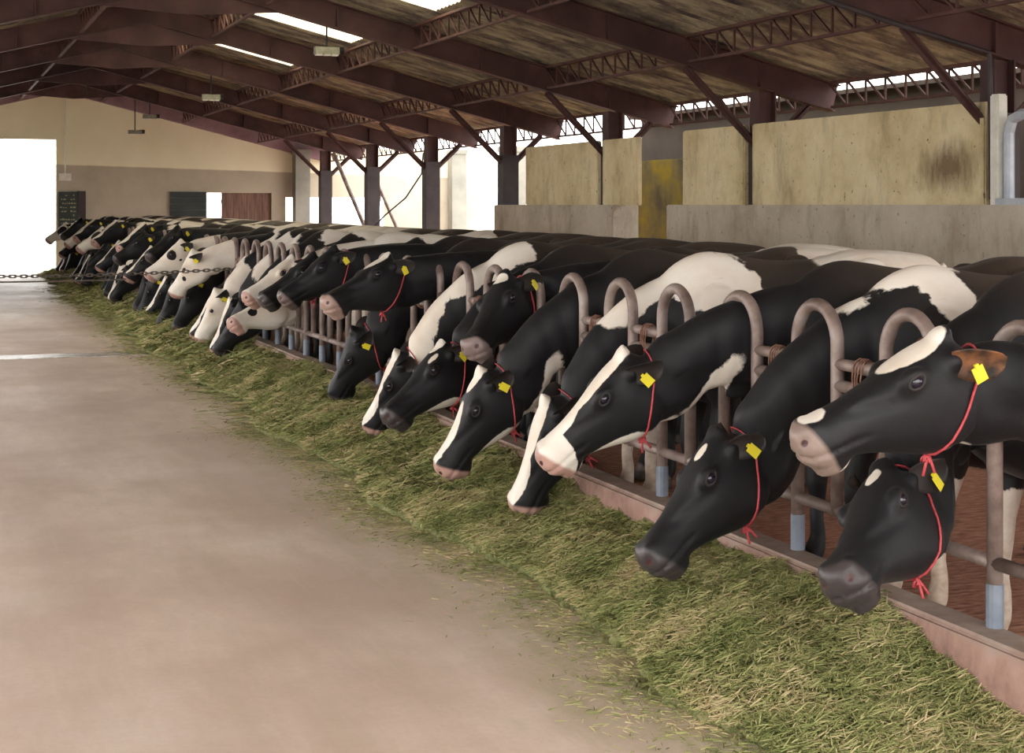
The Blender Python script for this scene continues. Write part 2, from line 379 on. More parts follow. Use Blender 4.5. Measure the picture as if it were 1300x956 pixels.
# roof sheets: corrugated, each sheet its own piece, child of the ceiling
ceil = empty('ceiling', (0, 0, 0)); tag(ceil, kind='structure')
SW = 1.1125; NC = 7
def sheet_mesh(length, mat, nm):
    vs = []; fs = []; nx = 4 * NC; th = .008
    ys = [SW * i / nx * 1.02 for i in range(nx + 1)]
    for layer in (0, th):
        for x in (0, length):
            for i, y in enumerate(ys): vs.append((x, y, .026 * math.cos(2 * math.pi * i / 4) + layer))
    m = nx + 1
    for i in range(nx):
        fs.append((i, i + 1, m + i + 1, m + i)); fs.append((2 * m + i, 3 * m + i, 3 * m + i + 1, 2 * m + i + 1))
        fs.append((i, 2 * m + i, 2 * m + i + 1, i + 1)); fs.append((m + i, m + i + 1, 3 * m + i + 1, 3 * m + i))
    me = mesh_from(vs, fs, nm); me.materials.append(mat); return me
rows = [(3.36, 4.45), (4.35, 6.5), (6.4, 8.5), (8.4, EX + .05)]
shm = {}
sl_cent = [19.58, 24.03, 28.48]
for side in (1, -1):
    for ri, (xa, xb) in enumerate(rows):
        for j in range(int((WALL_Y + .4 - (A0 - 3 * BAY)) / SW)):
            y = A0 - 3 * BAY + j * SW  # sheets of the nearest bay are unseen, added to cut near light
            if side == -1 and ri == 3 and False: continue
            sky = side == 1 and ri in (0, 1) and any(abs(y + SW / 2 - c) < .1 for c in sl_cent)
            key = (ri, sky)
            ln = math.hypot(xb - xa, .25 * (xb - xa)) + (.03 if ri < 3 else 0)
            if key not in shm: shm[key] = sheet_mesh(ln, M['skylight' if sky else 'roof'], 'sheet')
            X = xa if side == 1 else 2 * RX - xa
            o = inst(shm[key], 'skylight_sheet' if sky else 'roof_sheet', ceil, (X, y, roof_z(X) + .03 + (3 - ri) * .012), (0, math.atan(.25), 0) if side == 1 else (0, math.atan(.25), math.pi))
            if side == -1: o.location.y = y + SW; o.rotation_euler = (0, math.atan(.25), math.pi)
            if sky: o['label'] = 'pale translucent sheet'
tag(MB().prism([(RX - .22, roof_z(RX) + .02), (RX, roof_z(RX) + .12), (RX + .22, roof_z(RX) + .02), (RX, roof_z(RX) + .1)], 1, frames_y[0], WALL_Y).build('ridge_cap', M['roof'], ceil))

# ---------------------------------------------------------------- right wall
def slab(name, x0, x1, y0, y1, z0, z1, mat, label=None, cat=None, kind=None):
    o = MB().box((x0, y0, z0), (x1, y1, z1)).build(name, mat)
    bm = bmesh.new(); bm.from_mesh(o.data); bmesh.ops.bevel(bm, geom=bm.edges[:], offset=.015, segments=2, affect='EDGES'); bm.to_mesh(o.data); bm.free()
    return tag(o, label, cat, None, kind)
slab('wall_right', 9.2, 9.62, 5.0, 18.85, -.1, EYE + .0, M['low_wall'], kind='structure')
slab('wall_right', 9.2, 9.62, 20.6, 25.6, -.1, EYE + .0, M['low_wall'], kind='structure')
zt = EYE + .0985 * 9.2 * 1.067
slab('wall_panel', 9.29, 9.37, A0 - .08, A0 + BAY - .10, EYE - .01, zt, M['panel'], 'long stained cream wall panel with a brown smoke mark', 'wall panel')
slab('wall_panel', 9.29, 9.37, A0 + BAY + .10, 18.55, EYE - .01, zt, M['panel'], 'narrow cream wall panel between the mossy gap and the second column', 'wall panel')
slab('wall_panel', 9.29, 9.37, 19.95, A0 + 2 * BAY - .10, EYE - .01, zt - .02, M['panel'], 'cream wall panel left of the mossy gap, right of its column', 'wall panel')
slab('wall_panel', 9.29, 9.37, A0 + 2 * BAY + .10, 24.3, EYE - .01, zt - .02, M['panel'], 'cream wall panel farthest from the camera, left of its column', 'wall panel')
slab('mossy_wall', 11.0, 11.3, 16.5, 24.5, -.2, 2.42, M['mossy'], 'yellow mossy plaster wall seen through the gap between cream panels', 'wall')
nb = empty('neighbour_shed', (12.2, 17, 0)); tag(nb, 'brown neighbouring shed seen above the cream wall panels under the eave', 'shed')
MB().box((0, -9, -.2), (.2, 9, 3.24)).build('wall', M['brownroof'], nb)
MB().box((-.25, -9, 3.24), (3, 9, 3.30)).build('roof', M['brownroof'], nb)
# white post and downpipe at the first column
slab('white_post', 9.22, 9.34, A0 - .36, A0 - .24, 1.68, 2.72, M['white_plastic'], 'short white post standing on the wall ledge beside the nearest column', 'post')
dp = MB().tube([(9.3, 11.2, 2.52), (9.3, 11.75, 2.52), (9.3, 11.88, 2.48), (9.3, 11.93, 2.36), (9.3, 11.93, 1.75)], .05, 10).box((9.2, 11.4, 1.7), (9.4, 12.0, 1.76)).build('downpipe', M['pipe'], smooth=False)
tag(dp, 'bent blue-grey pipe beside the white post at the right edge', 'pipe')
cd = MB().tube([(6.2, A0 - .12, roof_z(6.2) - .44), (8.3, A0 - .12, roof_z(8.3) - .44), (9.3, A0 - .14, roof_z(9.3) - .42), (9.33, A0 - .14, 1.75)], .028, 8).build('conduit', M['steel_and_cover_shade'])
tag(cd, 'thin conduit under the nearest rafter running down its column', 'conduit')
# leaning pole, ladder frame, cable near the far columns
tag(MB().tube([(9.2, 37.0, 2.95), (10.32, 36.36, -.01)], .05, 8).build('leaning_pole', M['tube']), 'grey pole leaning beside the second farthest dark column', 'pole')
tag(MB().tube([(10.3, 36.8, 2.0), (9.7, 35.6, -.01)], .045, 8).tube([(10.25, 36.8, 2.2), (10.9, 35.6, -.01)], .045, 8).build('pipe_stand', M['tube']), 'crossed pale pipes standing against the bright gable opening', 'pipe')
tag(MB().tube([(9.5, 30.15, 2.9), (9.6, 31.0, 2.75), (9.75, 31.6, 2.35), (9.7, 32.6, 1.85), (9.5, 33.6, 1.45), (9.42, 34.5, 1.1)], .018, 6).build('loose_cable', M['black_cable']), 'black cable sagging between two dark columns', 'cable')
# hanging lamps
def lamp(x, y, z, label, s=1):
    t = empty('hanging_lamp', (x, y, z)); tag(t, label, 'lamp', 'hanging lamps under the ridge')
    MB().prism([(-.07 * s, 0), (.07 * s, 0), (.045 * s, .1 * s), (-.045 * s, .1 * s)], 0, -.17 * s, .17 * s).build('housing', M['lamp_metal'], t)
    ln = MB().box((-.045 * s, -.05 * s, -.02), (.045 * s, .05 * s, .002)).build('lens', M['lens'], t); ln.location = (-.11 * s, 0, 0)
    inst(ln, 'lens', t); inst(ln, 'lens', t, (.11 * s, 0, 0))
    MB().tube([(0, 0, .1 * s), (0, 0, roof_z(x) - z)], .014, 6).build('drop_cable', M['black_cable'], t)
    MB().tube([(.12 * s, 0, .06), (.24 * s, 0, .06)], .05, 8).build('end_cap', M['black_cable'], t)
lamp(5.0, 40.9, 3.5, 'lowest pale hanging lamp in front of the gable wall')
lamp(5.25, 40.0, 3.85, 'dark hanging lamp just right of the lowest one by the gable')
lamp(5.15, 30.4, 3.72, 'hanging lamp below the roof at mid length of the barn')
lamp(5.2, 21.3, 3.78, 'nearest hanging lamp, right of the long skylight strip')
tag(MB().tube([(3.6, 38.5, roof_z(3.6)), (3.6, 38.5, 4.35)], [.03, .012], 6).build('hanging_hook', M['black_cable']), 'dark hook hanging from the ridge near the gable', 'hook')

# ---------------------------------------------------------------- feed barrier
PIT, K0, LH = .636, 4.87, 3.36
fb = empty('feed_barrier', (LH, 0, 0)); tag(fb, 'long tubular feed barrier with a row of inverted U hoops over the kerb', 'feed barrier')
HW = .15
def hoop_mesh(far_bottom, near_bottom):
    pts = [(0, -HW, near_bottom)] + [(0, -HW, 1.0)]
    for i in range(17):
        a = math.pi - math.pi * i / 16
        pts.append((0, HW * math.cos(a), 1.15 + HW * math.sin(a)))
    pts += [(0, HW, 1.0), (0, HW, far_bottom)]
    return MB().tube(pts, .027, 10)
hm = {}
for k in range(-2, 54):
    y = K0 + k * PIT
    far = k > 10
    key = ('long' if (k % 2 or far) else 'short')
    if key not in hm:
        hm[key] = hoop_mesh(.29 if key == 'long' else .48, .48 if key == 'long' else .48).build('hoop', M['tube'], fb, True); hm[key].location = (0, y, 0)
    else: inst(hm[key], 'hoop', fb, (0, y, 0))
    if k % 2 or far:
        if 'sl' not in hm: hm['sl'] = MB().tube([(0, 0, .285), (0, 0, .43)], .030, 12).build('post_sleeve', M['sleeve'], fb, False); hm['sl'].location = (0, y + HW, 0)
        else: inst(hm['sl'], 'post_sleeve', fb, (0, y + HW, 0))
    g = PIT - 2 * HW
    if 'ru' not in hm:
        hm['ru'] = MB().tube([(0, 0, 0), (0, g * .5, 0)], .028, 10).tube([(0, g * .5, 0), (0, g, 0)], .023, 10).tube([(0, .0, -.085), (0, g, -.085)], .024, 10).build('top_rail', M['tube'], fb, True)
        hm['ru'].location = (0, y + HW, 1.075)
        mb = MB()
        for j, dy in enumerate((.0, .02, .035, .055)):
            mb.tube([(.032 * math.cos(a) * 1.1, .12 + dy + .004 * math.sin(a * 2 + j), -.042 + .078 * math.sin(a)) for a in [2 * math.pi * i / 12 for i in range(12)]], .0035, 5, True)
        hm['w'] = mb.build('wire_wrap', M['rust_wrap'], fb); hm['w'].location = (0, y + HW, 1.075)
        hm['rl'] = MB().tube([(0, 0, 0), (0, PIT, 0)], .024, 10).build('lower_rail', M['tube'], fb, True); hm['rl'].location = (0, y + HW, .50)
    else:
        inst(hm['ru'], 'top_rail', fb, (0, y + HW, 1.075))
        if k < 22: inst(hm['w'], 'wire_wrap', fb, (0, y + HW, 1.075))
        inst(hm['rl'], 'lower_rail', fb, (0, y + HW, .50))

# chain across the alley
ch = empty('alley_chain', (0, 17.25, 0)); tag(ch, 'dark steel chain slung across the alley to the feed barrier', 'chain')
def sag(x): return .95 + .06 * ((x - 1.2) / 2.2) ** 2
lk = None; x = -2.0; i = 0
link_pts = [(.026 * math.cos(a) + (.014 if math.cos(a) > 0 else -.014), .014 * math.sin(a), 0) for a in [2 * math.pi * q / 10 for q in range(10)]]
while x < 3.32:
    rot = (math.pi / 2 * (i % 2), math.atan(-(sag(x + .01) - sag(x)) / .01), 0)
    if lk is None: lk = MB().tube(link_pts, .0065, 5, True).build('chain_link', M['chain'], ch, True); lk.location = (x, 0, sag(x)); lk.rotation_euler = rot
    else: inst(lk, 'chain_link', ch, (x, 0, sag(x)), rot)
    x += .056; i += 1
ch2 = MB().tube([(-2 + i * .25, 17.1 , .90 + .05 * ((-2 + i * .25 - .8) / 2.8) ** 2) for i in range(17)], .009, 6).build('loose_rope', M['chain'])
tag(ch2, 'thin dark rope hanging just below the alley chain', 'rope')

# ---------------------------------------------------------------- fodder
def fbm(x, y, seed=0):
    r = np.random.default_rng(seed); out = 0; amp = 1
    for o_ in range(5):
        for _ in range(3):
            a = r.uniform(0, 6.28); f = (2.1 ** o_) * 1.1; out = out + amp * np.sin((x * math.cos(a) + y * math.sin(a)) * f * 2.2 + r.uniform(0, 6.28)) / 3
        amp *= .55
    return out
def left_edge(y): return 2.47 + .12 * fbm(y * .9, y * 0, 3) + .10 * np.clip((y - 15) / 8, 0, 1) + .0 * y
def hay_h(x, y):
    e = left_edge(y); u = np.clip((x - e) / (3.25 - e), 0, 1)
    prof = .02 + .20 * u ** .7
    lump = .035 * fbm(x * 5, y * 4.5, 6) * np.clip(u * 4, 0, 1) + .06 * fbm(x * 1.2, y, 5) * np.clip(u * 3, 0, 1)
    near = np.where(y < 4.9, np.clip((y - 3.6) / 1.3, .25, 1), 1)
    h = (prof + lump) * near
    return np.where(x < e, -.03, np.maximum(h, .004))
ys = np.concatenate([np.arange(2.8, 12, .035), np.arange(12, 40, .12)]); xs = np.linspace(2.2, 3.30, 34)
X, Y = np.meshgrid(xs, ys); Z = hay_h(X, Y) + .012 * fbm(X * 9, Y * 9, 9) * (X > left_edge(Y))
vs = np.stack([X, Y, Z], -1).reshape(-1, 3); nx = len(xs)
fs = [(r * nx + c, r * nx + c + 1, (r + 1) * nx + c + 1, (r + 1) * nx + c) for r in range(len(ys) - 1) for c in range(nx - 1)]
hay = empty('fodder_heap', (0, 0, 0)); hay['kind'] = 'stuff'
tag(hay, 'long heap of freshly cut green fodder lying along the kerb', 'fodder')
me = mesh_from(vs, fs, 'packed_fodder', True); me.materials.append(M['mound']); mo = link(bpy.data.objects.new('packed_fodder', me), hay); mo['kind'] = 'stuff'
def blades(n, y0, y1, x0, x1, L, W, onfloor=False, lift=.0):
    y = rng.uniform(y0, y1, n)
    if onfloor: x = left_edge(y) + .05 - np.abs(rng.normal(0, .17, n))
    else: x = rng.uniform(0, 1, n) ** .9 * (3.24 - left_edge(y)) + left_edge(y)
    z = np.maximum(hay_h(x, y), 0) + .004 + rng.uniform(0, .025, n) * (0 if onfloor else 1)
    ang = rng.uniform(0, 2 * math.pi, n); ln = L * rng.uniform(.5, 1.3, n); w = W * rng.uniform(.6, 1.4, n)
    tilt = rng.uniform(-.12, .5, n) * (.15 if onfloor else 1); curl = rng.uniform(-.5, .2, n) * (.2 if onfloor else 1)
    d = np.stack([np.cos(ang), np.sin(ang)], 1); s = np.stack([-np.sin(ang), np.cos(ang)], 1)
    out = np.zeros((n, 5, 3)); b = np.stack([x, y], 1)
    def setp(i, t, side, zz): out[:, i, :2] = b + d * (t * ln)[:, None] + s * (side * w / 2)[:, None]; out[:, i, 2] = np.maximum(zz, .003)
    setp(0, -.5 + 0 * ln, -1, z); setp(1, -.5 + 0 * ln, 1, z + w * .5)
    setp(2, 0 * ln, -1, z + tilt * ln * .5); setp(3, 0 * ln, 1, z + tilt * ln * .5 + w * .5)
    setp(4, .5 + 0 * ln, 0, z + tilt * ln + curl * ln * .5)
    return out
sets = [blades(150000, 3.0, 8.5, 0, 0, .055, .0034), blades(50000, 8.5, 15, 0, 0, .10, .006), blades(20000, 15, 38.5, 0, 0, .18, .014), blades(12000, 3.0, 12, 0, 0, .045, .0035, True), blades(5000, 12, 34, 0, 0, .11, .007, True)]
V = np.concatenate(sets); nb_ = len(V)
me = bpy.data.meshes.new('grass_blade'); me.vertices.add(nb_ * 5); me.vertices.foreach_set('co', V.astype(np.float32).ravel())
idx = (np.arange(nb_) * 5)[:, None] + np.array([0, 1, 3, 2, 2, 3, 4])[None, :]
me.loops.add(nb_ * 7); me.loops.foreach_set('vertex_index', idx.ravel().astype(np.int32))
ls = (np.arange(nb_) * 7)[:, None] + np.array([0, 4])[None, :]
me.polygons.add(nb_ * 2); me.polygons.foreach_set('loop_start', ls.ravel().astype(np.int32)); me.polygons.foreach_set('loop_total', np.tile([4, 3], nb_).astype(np.int32))
me.update(calc_edges=True); me.validate()
at = me.attributes.new('tint', 'FLOAT', 'POINT')
c0 = V[:, 0]; big = .47 + .26 * fbm(c0[:, 0] * 4, c0[:, 1] * 4, 21)
at.data.foreach_set('value', np.repeat(np.clip(big + rng.normal(0, .22, nb_), 0, 1), 5).astype(np.float32))
me.materials.append(M['grass']); go = link(bpy.data.objects.new('grass_blades', me), hay); go['kind'] = 'stuff'

chip = MB().add([(-.05, -.02, 0), (.0, -.034, .012), (.055, -.012, .004), (.05, .02, .01), (-.01, .03, .016), (-.05, .012, .006), (-.04, -.015, -.01), (.045, -.01, -.01), (.04, .015, -.01), (-.04, .01, -.01)], [(0, 1, 2, 3, 4, 5), (9, 8, 7, 6), (0, 6, 7, 2, 1), (2, 7, 8, 3), (3, 8, 9, 5, 4), (5, 9, 6, 0)]).build('husk_scrap', M['white_plastic'])
chip.location = (2.6, 5.45, .05); tag(chip, 'small pale husk scrap on the edge of the fodder nearest the camera', 'scrap')
# ---------------------------------------------------------------- cows
NP = np.array([.10, 0, 1.13]); ND = np.array([.9, 0, .42]); ND /= np.linalg.norm(ND)
PO = np.array([1.04, 0, 1.585]); a0 = math.radians(35)
HH = np.array([math.cos(a0), 0, -math.sin(a0)]); HN = np.array([math.sin(a0), 0, math.cos(a0)])
JT = [np.array([.10, 0, 1.12]), np.array([.34, 0, 1.23]), np.array([.60, 0, 1.34]), np.array([.975, 0, 1.485])]
def ss(x, a, b):
    t = np.clip((x - a) / (b - a), 0, 1); return t * t * (3 - 2 * t)
def rotp(v, piv, pit, yaw, roll=0):
    v = v - piv; cp, sp = np.cos(pit), np.sin(pit)
    x = v[..., 0] * cp - v[..., 2] * sp; z = v[..., 0] * sp + v[..., 2] * cp; y = v[..., 1]
    cr, sr = np.cos(roll), np.sin(roll); y, z = y * cr - z * sr, y * sr + z * cr
    cy, sy = np.cos(yaw), np.sin(yaw); x, y = x * cy - y * sy, x * sy + y * cy
    return np.stack([x, y, z], -1) + piv
def pose(v, a, b, cc, yn, yh, roll=0):
    v = np.asarray(v, float); q = (v - NP) @ ND; t = (v - PO) @ HH; lm = ss(v[..., 2], .72, .98)
    f = [ss(q, -.14, .26) * lm, ss(q, .08, .48) * lm, ss(q, .34, .76), ss(t, -.19, -.02) * ss(q, .66, .80)]
    w = rotp(v, JT[3], cc * f[3], yh * f[3], roll * f[3]); w = rotp(w, JT[2], b * f[2], yn / 3 * f[2])
    w = rotp(w, JT[1], a / 2 * f[1], yn / 3 * f[1]); return rotp(w, JT[0], a / 2 * f[0], yn / 3 * f[0])
def hc(t, y, n): return PO + HH * t + HN * n + np.array([0, y, 0])     # head coordinates to canonical
def catmull(P, n=4):
    P = np.array(P, float); out = []
    for i in range(len(P) - 1):
        p0, p1, p2, p3 = P[max(i - 1, 0)], P[i], P[i + 1], P[min(i + 2, len(P) - 1)]
        for k in range(n):
            t = k / n; out.append(.5 * ((2 * p1) + (-p0 + p2) * t + (2 * p0 - 5 * p1 + 4 * p2 - p3) * t * t + (-p0 + 3 * p1 - 3 * p2 + p3) * t ** 3))
    out.append(P[-1]); return np.array(out)
def loft(mb, st, U, n=26, res=4):
    # station: x, z (spine), up, down, half width, squareness, side lean; U: function giving the up axis or a fixed vector
    S = catmull(st, res); rings = []
    for s in S:
        x, z, hu, hd, w, sq, k = s
        for j in range(n):
            a = 2 * math.pi * j / n; c, si = math.cos(a), math.sin(a); e = 2 / max(sq, 1.2)
            cy = math.copysign(abs(c) ** e, c) * w * (1 - k * si); v = math.copysign(abs(si) ** e, si) * (hu if si > 0 else hd)
            rings.append((x + U[0] * v, cy, z + U[2] * v))
    m = len(S); fs = [(i * n + j, i * n + (j + 1) % n, (i + 1) * n + (j + 1) % n, (i + 1) * n + j) for i in range(m - 1) for j in range(n)]
    fs += [tuple(range(n - 1, -1, -1)), tuple((m - 1) * n + j for j in range(n))]
    mb.add(rings, fs)
def blob(mb, c, r, R=None, n=14, m=9):
    vs = []; c = np.array(c, float)
    for i in range(m + 1):
        th = math.pi * i / m
        for j in range(n):
            ph = 2 * math.pi * j / n; p = np.array([r[0] * math.sin(th) * math.cos(ph), r[1] * math.sin(th) * math.sin(ph), r[2] * math.cos(th)])
            if R is not None: p = p @ R
            vs.append(c + p)
    fs = [(i * n + j, (i + 1) * n + j, (i + 1) * n + (j + 1) % n, i * n + (j + 1) % n) for i in range(m) for j in range(n)]
    mb.add(vs, fs)
HR = np.array([HH, [0, 1, 0], HN])       # rows: head axes
def canonical_cow(voxel, target):
    mb = MB()
    # torso: x, z, up, down, halfwidth, squareness, lean
    T = [(-1.46, 1.16, .05, .10, .05, 2, 0), (-1.42, 1.15, .17, .22, .13, 2, .1), (-1.33, 1.12, .29, .34, .19, 2.1, .1), (-1.18, 1.10, .34, .36, .225, 2.2, .1),
         (-1.0, 1.08, .375, .40, .25, 2.3, .0), (-.82, 1.06, .395, .44, .27, 2.4, .0), (-.6, 1.03, .38, .46, .285, 2.2, .16), (-.35, 1.02, .385, .45, .295, 2.1, .24),
         (-.12, 1.03, .40, .42, .275, 2.1, .30), (.04, 1.05, .39, .40, .235, 2.1, .32), (.18, 1.06, .33, .36, .21, 2.1, .22), (.30, 1.05, .25, .28, .17, 2.1, .1), (.38, 1.03, .15, .17, .10, 2, 0), (.40, 1.02, .05, .06, .04, 2, 0)]
    loft(mb, T, np.array([0, 0, 1.]))
    for s in (-1, 1):
        blob(mb, (-.80, s * .235, 1.36), (.09, .06, .06)); blob(mb, (-1.34, s * .13, 1.28), (.07, .06, .06))
        blob(mb, (.05, s * .160, .98), (.17, .085, .30)); blob(mb, (-1.08, s * .18, 1.02), (.22, .09, .30))
    # neck: axis direction ND, up perpendicular
    UN = np.array([-ND[2], 0, ND[0]])
    K = [(.02, 1.10, .29, .30, .165, 2.1, .25), (.18, 1.155, .235, .31, .140, 2.1, .2), (.36, 1.235, .185, .265, .112, 2.1, .1), (.55, 1.315, .150, .22, .098, 2.1, 0),
         (.74, 1.395, .125, .19, .090, 2.1, 0), (.90, 1.46, .112, .175, .088, 2.1, 0), (1.02, 1.505, .07, .13, .075, 2, 0)]
    loft(mb, K, UN)
    blob(mb, (.30, 0, .93), (.16, .05, .13)); blob(mb, (.50, 0, 1.12), (.24, .026, .09), None)
    # head, stations given in head coordinates t, top, bottom, halfwidth
    hs = [(-.080, -.05, -.14, .045, 2, 0), (-.055, -.010, -.20, .074, 2.1, 0), (-.01, .012, -.265, .092, 2.2, -.02), (.05, .018, -.312, .110, 2.3, -.10), (.12, .012, -.335, .118, 2.5, -.16), (.20, .000, -.312, .110, 2.6, -.16),
          (.27, -.012, -.272, .094, 2.6, -.14), (.34, -.018, -.232, .081, 2.5, -.10), (.41, -.020, -.202, .076, 2.4, -.04), (.47, -.018, -.192, .083, 2.5, 0), (.52, -.022, -.188, .087, 2.6, 0), (.556, -.032, -.172, .080, 2.6, 0), (.580, -.055, -.145, .052, 2.3, 0)]
    st = []
    for t, tp_, bt, w, sq, k in hs:
        mid = tp_ * .45 + bt * .55; p = hc(t, 0, mid); st.append((p[0], p[2], tp_ - mid, mid - bt, w, sq, k))
    loft(mb, st, HN)
    blob(mb, hc(-.030, 0, .006), (.055, .055, .026), HR)                                   # poll
    for s in (-1, 1):
        blob(mb, hc(.165, s * .102, -.045), (.058, .028, .040), HR)                        # eye socket
        blob(mb, hc(.095, s * .082, -.205), (.10, .032, .11), HR)                         # cheek
        blob(mb, hc(.515, s * .045, -.062), (.045, .036, .044), HR)                         # nostril wing
        blob(mb, hc(.01, s * .085, -.06), (.035, .035, .035), HR)                          # ear base
        blob(mb, hc(.30, s * .052, -.055), (.12, .018, .03), HR)
    blob(mb, hc(.49, 0, -.195), (.065, .055, .032), HR)                                      # lower lip
    # legs
    for s in (-1, 1):
        mb.tube([(.10, s * .17, 1.0), (.06, s * .175, .80), (.03, s * .17, .66), (.07, s * .16, .50), (.085, s * .155, .42), (.075, s * .155, .34), (.07, s * .155, .18), (.085, s * .155, .12), (.11, s * .155, .06), (.12, s * .155, .0)],
                [.13, .105, .075, .055, .056, .040, .036, .048, .045, .058], 14)
        mb.tube([(-1.1, s * .17, 1.05), (-1.0, s * .19, .86), (-1.05, s * .185, .72), (-1.17, s * .175, .60), (-1.25, s * .17, .50), (-1.24, s * .17, .42), (-1.21, s * .17, .2), (-1.2, s * .17, .13), (-1.16, s * .17, .06), (-1.15, s * .17, .0)],
                [.19, .155, .105, .065, .058, .045, .040, .05, .047, .06], 14)
    blob(mb, (-.92, 0, .66), (.20, .16, .16))
    for sx in (-1, 1):
        for sy in (-1, 1): mb.tube([(-.92 + sx * .07, sy * .07, .56), (-.92 + sx * .07, sy * .07, .45)], [.022, .016], 8)
    mb.tube([(-1.40, 0, 1.36), (-1.47, 0, 1.28), (-1.49, 0, 1.0), (-1.49, 0, .7), (-1.48, 0, .55), (-1.47, 0, .38)], [.035, .032, .024, .02, .035, .016], 10)
    me = mesh_from(mb.v, mb.f, 'tmp'); bm = bmesh.new(); bm.from_mesh(me); bmesh.ops.recalc_face_normals(bm, faces=bm.faces); bm.to_mesh(me); bm.free()
    o = link(bpy.data.objects.new('tmp', me))
    r = o.modifiers.new('r', 'REMESH'); r.mode = 'VOXEL'; r.voxel_size = voxel; r.adaptivity = 0
    sm = o.modifiers.new('s', 'SMOOTH'); sm.factor = .5; sm.iterations = int(.09 / voxel)
    dg = bpy.context.evaluated_depsgraph_get(); me2 = bpy.data.meshes.new_from_object(o.evaluated_get(dg))
    n = len(me2.vertices); co = np.empty(n * 3, np.float32); me2.vertices.foreach_get('co', co); co = co.reshape(-1, 3).astype(float)
    no = np.empty(n * 3, np.float32); me2.vertices.foreach_get('normal', no); no = no.reshape(-1, 3).astype(float)
    # sculpted details in head coordinates
    rel = co - PO; t, nn, y = rel @ HH, rel @ HN, co[:, 1]; ay = np.abs(y)
    def g(dt, dy, dn, ct, cy_, cn): return np.exp(-(((t - ct) / dt) ** 2 + ((ay - cy_) / dy) ** 2 + ((nn - cn) / dn) ** 2))
    disp = -.040 * g(.020, .016, .014, .550, .048, -.072)                                  # nostrils
    mouth = -.128 - .12 * (.52 - t)
    disp += -.010 * np.exp(-((nn - mouth) / .007) ** 2) * ss(t, .33, .40) * (ay > .01)
    disp += -.012 * g(.020, .04, .013, .165, .12, -.050)                                  # eye slot
    disp += .007 * np.exp(-((nn + .050 - .030 + ((t - .165) / .05) ** 2 * .02) / .008) ** 2) * g(.04, .05, .05, .165, .11, -.02)
    disp += -.007 * np.exp(-((nn + .10 - (t - .2) * .25) / .02) ** 2) * ss(t, .16, .24) * (1 - ss(t, .36, .42))
    q = (co - NP) @ ND
    disp += -.010 * np.exp(-((t + .065) / .03) ** 2) * (nn < .02)                          # behind the jaw
    for i, xr in enumerate(np.arange(-.62, -.12, .085)):                                   # faint ribs
        disp += .004 * np.exp(-((co[:, 0] - xr + (co[:, 2] - 1) * .15) / .02) ** 2) * ss(co[:, 2], .75, .9) * (1 - ss(co[:, 2], 1.2, 1.35)) * (ay > .2)
    disp += -.020 * np.exp(-(((co[:, 0] + .66) / .09) ** 2 + ((co[:, 2] - 1.22) / .09) ** 2)) * (ay > .15)   # flank hollow
    fold = np.sin(q * 52 + co[:, 2] * 14)
    disp += .0022 * fold * ss(q, .1, .3) * (1 - ss(q, .62, .72)) * (ay > .05)
    co += no * disp[:, None]
    me2.vertices.foreach_set('co', co.astype(np.float32).ravel()); me2.update()
    o2 = link(bpy.data.objects.new('tmp2', me2)); ratio = target / (2 * len(me2.polygons))
    if ratio < 1:
        d_ = o2.modifiers.new('d', 'DECIMATE'); d_.ratio = ratio
    dg = bpy.context.evaluated_depsgraph_get(); me3 = bpy.data.meshes.new_from_object(o2.evaluated_get(dg))
    bpy.data.objects.remove(o); bpy.data.objects.remove(o2); me3.name = 'cow_body'
    n = len(me3.vertices); co = np.empty(n * 3, np.float32); me3.vertices.foreach_get('co', co); co = co.reshape(-1, 3).astype(float)
    me3.polygons.foreach_set('use_smooth', [True] * len(me3.polygons))
    at = me3.attributes.new('rest', 'FLOAT_VECTOR', 'POINT'); at.data.foreach_set('vector', co.astype(np.float32).ravel())
    rel = co - PO; h = np.stack([rel @ HH, co[:, 1], rel @ HN], 1)
    at = me3.attributes.new('head', 'FLOAT_VECTOR', 'POINT'); at.data.foreach_set('vector', h.astype(np.float32).ravel())
    me3.materials.clear()
    return me3, co
FINE = canonical_cow(.0115, 34000); COARSE = canonical_cow(.024, 9000)
bvh = BVHTree.FromPolygons([tuple(v) for v in FINE[1]], [tuple(p.vertices) for p in FINE[0].polygons])

